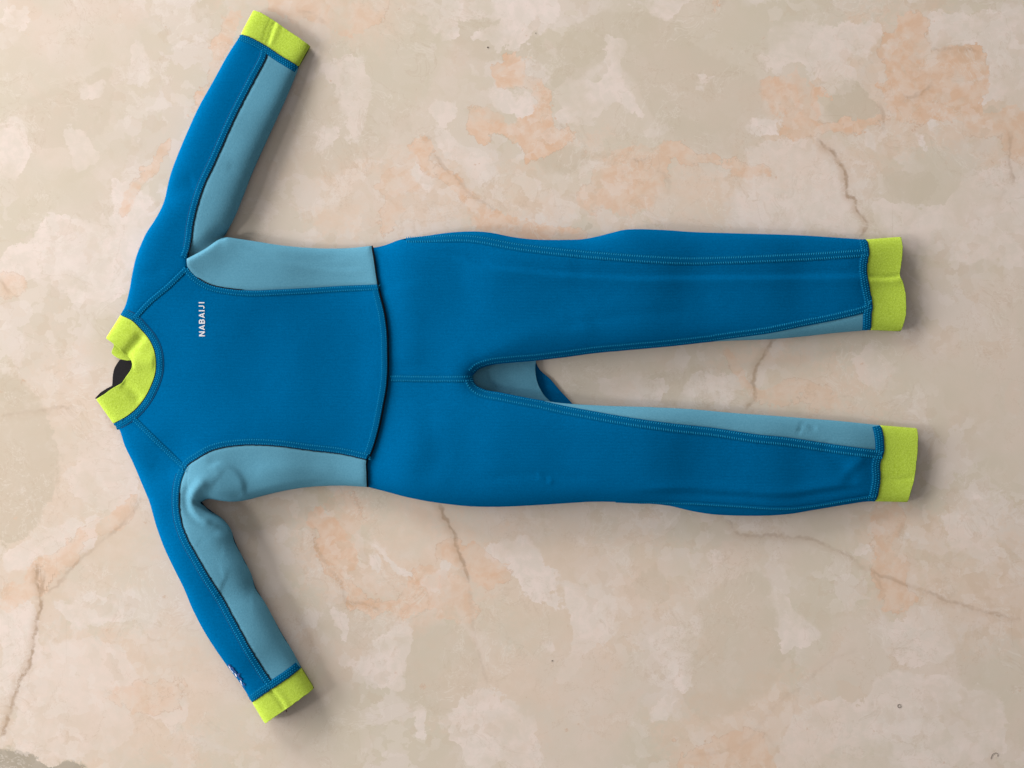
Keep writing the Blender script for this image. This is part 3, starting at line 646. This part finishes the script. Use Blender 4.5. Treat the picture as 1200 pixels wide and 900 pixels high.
WHITE = [
 (z1([(430, 60), (420, -30), (560, -30), (880, -30), (900, 100), (830, 130), (780, 170), (700, 150), (600, 130), (640, 90), (700, 85), (650, 60), (580, 60), (540, 120), (500, 135), (450, 110)]), .95),
 (z1([(1090, 120), (1150, 115), (1165, 160), (1120, 210), (1140, 260), (1200, 300), (1230, 370), (1100, 340), (1010, 430), (930, 430), (900, 330), (960, 280), (1060, 250)]), .8),
 (z1([(60, 420), (130, 430), (120, 500), (80, 550), (50, 470)]), .7), (z1([(700, 300), (740, 290), (760, 330), (830, 310), (840, 400), (780, 420), (720, 380)]), .9),
 (z1([(470, 400), (560, 360), (570, 420), (540, 480), (620, 520), (660, 570), (640, 640), (560, 600), (500, 520), (520, 470)]), .7),
 (z1([(400, 560), (440, 580), (490, 640), (420, 650)]), .8), (z1([(1000, 560), (1040, 560), (1030, 760), (960, 700)]), .6), (z1([(150, 200), (230, 240), (260, 330), (220, 440), (200, 480), (100, 300)]), .6),
 (z3([(480, 30), (560, -20), (700, -20), (640, 20), (560, 85), (510, 60)]), .9),
 (z3([(870, 215), (920, 220), (930, 130), (980, 110), (980, 230), (910, 290)]), .8), (z3([(680, 290), (740, 290), (735, 315), (685, 310)]), .7),
 (z3([(530, 480), (590, 455), (620, 480), (580, 520), (540, 510)]), .7),
 (z4([(270, 180), (290, 110), (400, 90), (560, 110), (700, 80), (690, 180), (600, 230), (620, 290), (540, 350), (470, 290), (420, 250), (300, 270)]), .7),
 (z4([(870, 60), (1000, 30), (1250, 40), (1250, 400), (1130, 360), (1050, 380), (1050, 200), (870, 160)]), .8),
 (z4([(260, 400), (340, 400), (350, 470), (260, 470)]), .9), (z4([(230, 560), (470, 490), (560, 600), (590, 700), (600, 830), (200, 800), (250, 640)]), .6),
 (z4([(660, 740), (830, 720), (1000, 600), (1150, 560), (1250, 700), (1250, 900), (800, 900), (700, 810)]), .65),
 (z4([(875, 390), (910, 385), (915, 440), (885, 450)]), 1.), (z4([(805, 450), (850, 445), (845, 490), (820, 485)]), 1.), (z4([(660, 470), (700, 470), (690, 520), (660, 505)]), 1.),
 (zl([(190, 360), (400, 330), (520, 260), (560, 140), (760, 290), (660, 460), (600, 640), (560, 720), (400, 740), (300, 680), (200, 600), (0, 600), (0, 470), (120, 450)]), .8),
 (z5([(130, 340), (200, 300), (250, 420), (180, 450), (130, 430)]), .55), (z5([(120, 480), (180, 470), (130, 520), (60, 540), (0, 540), (0, 520)]), .7), (z5([(0, 600), (60, 610), (50, 730), (20, 780), (0, 780)]), .7),
 (z5([(110, 600), (190, 590), (210, 640), (150, 650)]), .7), (z5([(60, 700), (150, 680), (240, 760), (200, 860), (30, 860)]), .5), (z5([(300, 740), (340, 780), (300, 830), (270, 790)]), .5),
 (z6([(330, 150), (420, 180), (480, 270), (500, 280), (560, 250), (600, 200), (600, 300), (480, 285), (400, 200)]), .85), (z6([(750, 210), (850, 170), (940, 250), (950, 330), (980, 380), (900, 370), (800, 300)]), .85),
 (z6([(400, 430), (460, 400), (470, 500), (440, 640), (330, 610), (260, 520), (320, 540)]), .7), (z6([(640, 800), (730, 660), (830, 720), (930, 780), (880, 850), (720, 880)]), .8),
 (z6([(250, 410), (290, 405), (300, 450), (285, 475), (255, 440)]), .9), (z6([(525, 715), (560, 720), (560, 800), (540, 810)]), .9), (z6([(355, 225), (400, 215), (400, 240), (370, 240)]), .9),
 (z7([(170, 300), (300, 330), (350, 360), (330, 470), (250, 560), (180, 600), (150, 560), (200, 480)]), .75), (z7([(430, 490), (520, 440), (560, 540), (570, 620), (510, 650), (470, 590), (430, 550)]), .85),
 (z7([(820, 310), (870, 320), (880, 380), (940, 420), (970, 480), (900, 540), (860, 520), (850, 430)]), .8), (z7([(880, 800), (960, 730), (1091, 690), (1150, 900), (870, 900)]), .6),
 (z7([(0, 740), (60, 760), (110, 800), (100, 860), (0, 920)]), .8), (z7([(85, 480), (125, 475), (125, 520), (90, 520)]), .9), (z7([(615, 210), (655, 205), (650, 260), (620, 250)]), .8), (z7([(590, 430), (610, 430), (600, 490), (585, 470)]), .6),
 (z7([(415, 750), (500, 690), (495, 715), (460, 770), (420, 780)]), .8),
 (z8([(610, 600), (720, 570), (780, 580), (860, 600), (1000, 700), (1000, 850), (800, 930), (400, 930), (380, 800), (480, 740)]), .7), (z8([(660, 430), (760, 400), (840, 440), (880, 520), (700, 540), (660, 500)]), .7),
 (z8([(850, 100), (950, 90), (1000, 200), (950, 220), (860, 170)]), .6), (z8([(735, 168), (755, 168), (755, 185), (738, 185)]), 1.), (z8([(915, 30), (1000, 35), (960, 55), (920, 45)]), .9), (z8([(550, 180), (580, 180), (580, 205), (560, 205)]), .9),
 (zg([(190, 200), (240, 180), (400, 170), (380, 240), (340, 280), (220, 260)]), .7), (zg([(490, 200), (560, 160), (650, 180), (640, 260), (560, 270), (470, 240)]), .7), (zg([(1090, 130), (1200, 80), (1240, 200), (1100, 200)]), .5),
 (A((-20, 160), (22, 140), (24, 200), (-20, 215)), .7), (A((75, 155), (110, 165), (115, 190), (85, 195)), .5), (A((10, 10), (42, 5), (40, 28), (12, 26)), .7), (A((95, 95), (125, 95), (120, 120), (100, 118)), .6), (A((155, 45), (180, 50), (172, 100), (160, 95)), .5),
]
DARK = [  # greyer stone
 (z5([(-20, 215), (60, 235), (100, 300), (110, 370), (60, 480), (20, 505), (-20, 490)]), 1.0), (A((-30, 884), (15, 881), (45, 886), (60, 893), (85, 890), (100, 905), (60, 930), (-30, 930)), 2.6),
 (z1([(560, 90), (600, 60), (650, 70), (750, 75), (830, 130), (900, 250), (800, 200), (650, 200), (560, 150)]), .5), (z3([(180, 140), (380, 40), (620, 80), (700, 180), (920, 300), (920, 600), (640, 540), (520, 400), (480, 300), (380, 240), (150, 320)]), .55),
 (z4([(560, 300), (600, 270), (690, 380), (700, 430), (600, 435), (500, 400)]), .9), (z3([(110, 560), (270, 560), (300, 600), (240, 660), (120, 640)]), .8), (z3([(265, 840), (310, 840), (305, 865), (270, 865)]), 1.1),
 (z4([(770, 280), (860, 270), (840, 330), (790, 340)]), .9), (z4([(940, 300), (1010, 310), (1000, 350), (950, 340)]), .6), (z4([(700, 640), (880, 620), (900, 670), (820, 710), (760, 700)]), .5), (z4([(1060, 380), (1090, 360), (1180, 420), (1090, 410)]), .8),
 (z4([(910, 90), (970, 90), (960, 125), (920, 120)]), .5), (z7([(600, 380), (780, 280), (850, 420), (830, 640), (650, 760), (560, 700), (560, 560), (620, 480)]), .5), (z7([(395, 320), (470, 270), (500, 370), (440, 380)]), .5),
 (z6([(470, 480), (660, 450), (720, 560), (640, 720), (460, 680)]), .45), (z6([(260, 380), (400, 400), (380, 440), (300, 500), (190, 440)]), .4), (A((110, 90), (130, 75), (130, 130), (110, 165), (40, 170), (30, 120)), .45),
 (zg([(380, 200), (480, 180), (500, 260), (400, 290)]), .5), (zg([(840, 290), (900, 290), (900, 320), (850, 310)]), .7), (z8([(860, 500), (960, 560), (950, 640), (880, 600)]), .4), (z1([(0, 320), (200, 270), (400, 430), (300, 520), (230, 560), (30, 600)]), .35),
]
VEIN = [  # polyline, strength
 (z4([(468, 493), (520, 530), (555, 570), (575, 620), (578, 680), (605, 700), (615, 740), (648, 785), (620, 835)]), 1.0),
 (A((45, 660), (44, 685), (48, 703), (45, 723), (40, 750), (33, 783), (24, 797), (17, 817), (8, 847), (0, 864)), 1.0), (A((53, 668), (50, 683), (48, 703)), .9),
 (A((166, 583), (150, 607), (128, 628), (97, 653), (82, 668), (70, 683), (53, 697)), .42),
 (z6([(588, 50), (600, 90), (630, 140), (640, 190), (660, 240), (680, 310)]), .85), (z6([(680, 310), (700, 470), (720, 560), (740, 640)]), .18),
 (z8([(140, 100), (180, 150), (300, 155), (420, 170), (470, 195), (530, 220), (590, 265), (650, 290), (740, 320), (800, 345), (900, 380), (1080, 430)]), .48),
 (zg([(805, 45), (775, 100), (740, 150), (730, 200), (735, 255), (700, 300)]), .8),
 (z8([(560, 520), (470, 560), (400, 620), (310, 690), (250, 760), (180, 830), (0, 870)]), .12), (z8([(250, 770), (290, 820), (330, 880)]), .1),
 (z4([(1155, 460), (1148, 560), (1152, 600), (1158, 640)]), .4), (z4([(1150, 600), (1160, 615), (1158, 645)]), .8), (z4([(1140, 650), (1110, 730)]), .2), (A((0, 487), (40, 481), (86, 476)), .35),
 (z1([(478, 530), (510, 590), (570, 640), (600, 680), (700, 740)]), .35), (z6([(182, 130), (195, 200), (225, 250), (275, 310), (290, 370), (350, 372), (400, 400)]), .35), (z4([(690, 360), (705, 400), (708, 470)]), .4),
 (z4([(880, 180), (960, 165), (1040, 178)]), .45), (z4([(770, 330), (800, 345), (830, 330), (880, 290)]), .4), (z1([(440, 482), (470, 490)]), .4), (z1([(915, 430), (930, 455)]), .5), (z1([(1160, 560), (1200, 566)]), .5), (z3([(180, 470), (200, 490)]), .5),
 (z3([(450, 600), (480, 608), (520, 590)]), .5), (z3([(540, 630), (575, 660), (595, 700), (590, 740)]), .25), (z1([(350-350, 40), (60, 42)]), .5), (z1([(60, 60), (105, 90)]), .3), (z4([(130, 0), (150, 12)]), .5),
 (A((0, 325), (12, 345)), .4), (z8([(640, 340), (620, 300), (590, 265)]), .3), (z8([(690, 170), (700, 110)]), .3), (A((168, 162), (163, 178)), .15),
]
def axis(lo, hi, fine, far):
    a = np.arange(lo, hi+fine/2, fine); out = []; s = fine; x = hi
    while x < far: s *= 1.35; x += s; out.append(x)
    out = np.array(out); return np.concatenate([(lo+hi)-out[::-1], a, out])
gx = axis(-20, 1220, 2.3, 3600); gy = axis(-20, 920, 2.3, 3300)
GX, GY = np.meshgrid(gx, gy); X = np.column_stack([GX.ravel(), GY.ravel()])
def fract(seed, amps=((64, 9.0), (30, 7.0), (14, 4.5), (7, 2.4))):
    o = np.zeros(len(X))
    for i, (sc_, a_) in enumerate(amps): o += a_*2*vnoise(X+37*i, sc_, seed+i)
    return o
def field(polys, soft=9.0, seed=40):
    XW = X+np.column_stack([fract(seed), fract(seed+20)])*(0.45 if seed == 240 else 1.0)
    return field_(polys, soft, XW)
def field_(polys, soft, X):
    f = np.full(len(X), -1.0); st = np.full(len(X), 0.5)
    for P, s in polys:
        lo, hi = P.min(0)-25, P.max(0)+25
        m = np.where((X[:, 0] > lo[0]) & (X[:, 0] < hi[0]) & (X[:, 1] > lo[1]) & (X[:, 1] < hi[1]))[0]
        if not len(m): continue
        P = catmull(P, 6.0, True); D, _, _ = seg_dist(X[m], P, True); ins = inside(X[m], P)
        v = np.clip(np.where(ins, D+2.0, -D)/soft, -1, 1); up = v > f[m]
        f[m[up]] = v[up]; st[m[up]] = s
    return f, st
vein_d = np.full(len(X), 40.0); vein_s = np.zeros(len(X))
for P, s in VEIN:
    P = catmull(P, 3.0); P = P.copy(); P[1:-1] += rng.normal(0, 0.7, P[1:-1].shape)
    lo, hi = P.min(0)-30, P.max(0)+30
    m = np.where((X[:, 0] > lo[0]) & (X[:, 0] < hi[0]) & (X[:, 1] > lo[1]) & (X[:, 1] < hi[1]))[0]
    if not len(m): continue
    D, S, U = seg_dist(X[m], P); up = D < np.abs(vein_d[m])
    e = np.minimum(np.linalg.norm(X[m]-P[0], axis=1), np.linalg.norm(X[m]-P[-1], axis=1))
    atend = (U <= 0.0005) | (U >= 0.9995)
    vein_d[m[up]] = (D*np.where(S == 0, 1, S))[up]; vein_s[m[up]] = (s*np.where(atend, 0.0, np.clip(e/10+0.15, 0, 1)))[up]
me = bpy.data.meshes.new('floor')
nx, ny = len(gx), len(gy); co = np.column_stack([(X[:, 0]-600)*0.001, (450-X[:, 1])*0.001, np.zeros(len(X))])
idx = np.arange(nx*ny).reshape(ny, nx)
Q = np.stack([idx[:-1, :-1], idx[1:, :-1], idx[1:, 1:], idx[:-1, 1:]], -1).reshape(-1, 4)
me.vertices.add(len(co)); me.vertices.foreach_set('co', co.ravel())
me.loops.add(Q.size); me.loops.foreach_set('vertex_index', Q.ravel().astype(np.int32))
me.polygons.add(len(Q)); me.polygons.foreach_set('loop_start', (np.arange(len(Q))*4).astype(np.int32)); me.polygons.foreach_set('loop_total', np.full(len(Q), 4, np.int32))
me.update(calc_edges=True)
for nm, (f, st) in (('peach', field(PEACH, seed=40)), ('blush', field(BLUSH, soft=40.0, seed=340)), ('white', field(WHITE, seed=140)), ('grey', field(DARK, seed=240))):
    for n_, v in ((nm, f), (nm+'_amount', st)):
        a = me.attributes.new(n_, 'FLOAT', 'POINT'); a.data.foreach_set('value', v.astype(np.float32))
for n_, v in (('vein', vein_d), ('vein_amount', vein_s)):
    a = me.attributes.new(n_, 'FLOAT', 'POINT'); a.data.foreach_set('value', v.astype(np.float32))

k = NT('onyx_marble'); v = k.coord()
def warped(scale, detail, rough, amt, wscale, off):
    vv = k.coord(off=off); wn = k.n('ShaderNodeTexNoise'); k.l(vv, wn.inputs['Vector']); wn.inputs['Scale'].default_value = wscale; wn.inputs['Detail'].default_value = 3
    sv = k.n('ShaderNodeVectorMath', operation='MULTIPLY_ADD'); k.l(wn.outputs['Color'], sv.inputs[0]); sv.inputs[1].default_value = (amt, amt, 0); k.l(vv, sv.inputs[2])
    return k.noise(sv.outputs[0], scale, detail, rough)
edge = warped(26, 5, 0.62, 0.05, 9, (0, 0, 0)); edge2 = warped(60, 4, 0.6, 0.03, 20, (3, 1, 0)); edge3 = warped(20, 6, 0.66, 0.05, 8, (7, 2, 0))
clouds = warped(5.5, 6, 0.6, 0.25, 4, (1, 5, 0)); clouds2 = warped(14, 5, 0.6, 0.12, 7, (4, 3, 0)); fl = warped(9, 7, 0.62, 0.2, 6, (9, 9, 0)); fl2 = warped(21, 6, 0.6, 0.10, 12, (2, 6, 0))
micro = k.math('MULTIPLY', k.math('SUBTRACT', warped(150, 3, 0.65, 0.012, 60, (6, 1, 0)), 0.5), 2.4)
rag = k.math('ADD', micro, k.math('ADD', k.math('MULTIPLY', k.math('SUBTRACT', edge, 0.5), 3.2), k.math('MULTIPLY', k.math('SUBTRACT', edge2, 0.5), 2.0)))
rag2 = k.math('ADD', micro, k.math('ADD', k.math('MULTIPLY', k.math('SUBTRACT', edge3, 0.5), 3.4), k.math('MULTIPLY', k.math('SUBTRACT', edge2, 0.5), -2.0)))
softn = k.smooth(k.noise(k.coord(off=(2, 8, 0)), 16, 2), 0.48, 0.62)
softn2 = k.smooth(k.noise(k.coord(off=(7, 1, 0)), 13, 2), 0.42, 0.58)
fade1 = k.smooth(warped(13, 5, 0.6, 0.1, 9, (8, 4, 0)), 0.36, 0.56, 0.30, 1.0)
fade2 = k.smooth(warped(17, 5, 0.62, 0.08, 12, (4, 9, 0)), 0.38, 0.52, 0.35, 1.0)
calmn = k.smooth(k.noise(k.coord(off=(11, 3, 0)), 5.5, 3), 0.42, 0.56, 0.12, 1.0)
calm = k.math('MULTIPLY', calmn, k.smooth(k.attr('grey'), -0.6, 0.6, 1.0, 0.25))
def mask(name, nz, lo=-0.06, hi=0.08, wide=0.7):
    f = k.math('ADD', k.attr(name), nz)
    a = k.smooth(f, lo, hi); b = k.smooth(f, lo-wide*0.6, hi+wide)
    m = k.n('ShaderNodeMix', data_type='FLOAT'); k.l(softn if name != 'grey' else softn2, m.inputs[0]); k.l(a, m.inputs[2]); k.l(b, m.inputs[3])
    return k.math('MULTIPLY', m.outputs[0], k.attr(name+'_amount'))
base = k.mix(k.smooth(clouds, 0.36, 0.64), s2l((215, 203, 184)), s2l((226, 209, 195)))
base = k.mix(k.smooth(clouds2, 0.40, 0.66, 0, 0.5), base, s2l((216, 205, 189)))
base = k.mix(k.math('MULTIPLY', calm, k.smooth(fl, 0.53, 0.560, 0, 0.45)), base, s2l((230, 216, 206)))            # flakes
base = k.mix(k.math('MULTIPLY', calm, k.smooth(fl2, 0.57, 0.60, 0, 0.30)), base, s2l((220, 209, 198)))
base = k.mix(k.math('MULTIPLY', calm, k.smooth(edge3, 0.58, 0.70, 0, 0.16)), base, s2l((198, 183, 160)))
def cells(scale, amt, wscale, off):
    vv = k.coord(off=off); wn = k.n('ShaderNodeTexNoise'); k.l(vv, wn.inputs['Vector']); wn.inputs['Scale'].default_value = wscale; wn.inputs['Detail'].default_value = 4; wn.inputs['Roughness'].default_value = 0.62
    sv = k.n('ShaderNodeVectorMath', operation='MULTIPLY_ADD'); k.l(wn.outputs['Color'], sv.inputs[0]); sv.inputs[1].default_value = (amt, amt, 0); k.l(vv, sv.inputs[2])
    vo = k.n('ShaderNodeTexVoronoi', feature='F1'); vo.inputs['Scale'].default_value = scale
    k.l(sv.outputs[0], vo.inputs['Vector']); sp = k.n('ShaderNodeSeparateColor'); k.l(vo.outputs['Color'], sp.inputs[0]); return sp.outputs
c1 = cells(13, 0.12, 14, (3, 3, 0)); c2 = cells(34, 0.06, 30, (1, 7, 0)); c3 = cells(80, 0.03, 60, (5, 5, 0))
base = k.mix(k.math('MULTIPLY', calm, k.smooth(c1[0], 0.5, 0.75, 0, 0.30)), base, s2l((224, 209, 199)))
base = k.mix(k.math('MULTIPLY', calm, k.smooth(c1[1], 0.65, 0.85, 0, 0.22)), base, s2l((205, 193, 168)))
base = k.mix(k.math('MULTIPLY', k.smooth(c2[0], 0.66, 0.70, 0, 0.5), calm), base, s2l((230, 217, 209)))
base = k.mix(k.math('MULTIPLY', k.smooth(c2[2], 0.8, 0.9, 0, 0.28), k.smooth(clouds, 0.45, 0.6)), base, s2l((222, 196, 174)))
base = k.mix(k.math('MULTIPLY', k.math('MULTIPLY', mask('blush', rag2, lo=-0.5, hi=0.9), 1.5, True), fade1), base, k.mix(k.smooth(edge2, 0.4, 0.6), s2l((227, 203, 183)), s2l((231, 208, 190))))
base = k.mix(k.math('MULTIPLY', mask('grey', rag2, wide=0.8), 0.7), base, s2l((206, 192, 172)))
base = k.mix(k.math('MULTIPLY', mask('grey', rag, wide=0.2), k.smooth(k.attr('grey_amount'), 1.4, 2.6), True), base, s2l((176, 165, 149)))
wm = k.math('MULTIPLY', mask('white', rag), k.math('MULTIPLY', fade1, 1.05))
base = k.mix(wm, base, k.mix(k.smooth(edge2, 0.4, 0.6), s2l((240, 224, 216)), s2l((230, 217, 207))))
pc = k.mix(k.smooth(edge2, 0.38, 0.62), s2l((228, 192, 164)), s2l((232, 205, 184)))
pm = k.math('MULTIPLY', k.math('MULTIPLY', mask('peach', rag2), fade2), 1.3, True)
base = k.mix(pm, base, pc)
base = k.mix(k.math('MULTIPLY', k.smooth(c3[0], 0.74, 0.78, 0, 0.28), calm), base, s2l((238, 226, 218)))
base = k.mix(k.math('MULTIPLY', k.smooth(c3[1], 0.8, 0.84, 0, 0.2), calm), base, s2l((206, 182, 156)))
base = k.mix(k.math('MULTIPLY', k.smooth(c2[0], 0.6, 0.8, 0, 0.12), k.attr('peach_amount')), base, s2l((232, 217, 206)))
base = k.mix(k.smooth(edge2, 0.60, 0.74, 0, 0.22), base, s2l((230, 220, 212)))
ringn = k.math('ABSOLUTE', k.math('SUBTRACT', fl, 0.545)); base = k.mix(k.smooth(ringn, 0.0, 0.008, 0.20, 0.0), base, s2l((192, 168, 142)))
rim_ = k.math('ABSOLUTE', k.math('ADD', k.attr('peach'), rag2))                    # rusty outline of the peach patches
base = k.mix(k.math('MULTIPLY', k.smooth(rim_, 0.0, 0.14, 0.42, 0.0), k.smooth(clouds2, 0.46, 0.54)), base, s2l((196, 160, 132)))
# veins
brk = k.smooth(k.noise(k.coord(off=(5, 2, 0)), 45, 3, 0.6), 0.38, 0.56, 0.25, 1.0)
vs = k.math('ADD', k.attr('vein'), k.math('MULTIPLY', k.math('SUBTRACT', edge2, 0.5), 6.0)); vd = k.math('ABSOLUTE', vs)
va = k.attr('vein_amount')
halo = k.math('MULTIPLY', k.math('MULTIPLY', k.smooth(vd, 0.5, 11.0, 0.40, 0.0), k.smooth(vs, -2.0, 1.5, 0.35, 1.0)), va)
base = k.mix(halo, base, s2l((188, 158, 130)))
wob = k.noise(v, 90, 4, 0.65)
core = k.math('MULTIPLY', k.math('MULTIPLY', k.smooth(k.math('SUBTRACT', vd, k.math('MULTIPLY', k.math('SUBTRACT', wob, 0.42), 7.0)), 0.0, 2.4, 0.62, 0.0), va), brk)
base = k.mix(core, base, k.mix(wob, s2l((132, 106, 84)), s2l((186, 156, 128))))
sw = warped(30, 5, 0.68, 0.14, 8, (2, 2, 0)); line = k.math('ABSOLUTE', k.math('SUBTRACT', sw, 0.5))
base = k.mix(k.math('MULTIPLY', k.smooth(line, 0.0, 0.016, 0.45, 0.0), k.smooth(fl, 0.47, 0.58)), base, s2l((236, 226, 216)))
line2 = k.math('ABSOLUTE', k.math('SUBTRACT', edge3, 0.52))
base = k.mix(k.math('MULTIPLY', k.smooth(line2, 0.0, 0.008, 0.34, 0.0), k.smooth(clouds, 0.5, 0.6)), base, s2l((198, 172, 146)))
gr = k.noise(v, 1500, 1, 0.5)
base = k.mix(k.smooth(gr, 0.3, 0.7, 0, 0.05), base, s2l((150, 130, 110)))
k.put(k.b.inputs['Base Color'], base)
k.b.inputs['Roughness'].default_value = 0.27; k.b.inputs['Specular IOR Level'].default_value = 0.35
k.l(k.bump(k.noise(v, 25, 3), 0.05, 0.002), k.b.inputs['Normal'])
floor = link('floor', me, [k.m], None, False); floor['kind'] = 'structure'
floor['label'] = 'cream and peach onyx marble floor with thin brown veins'
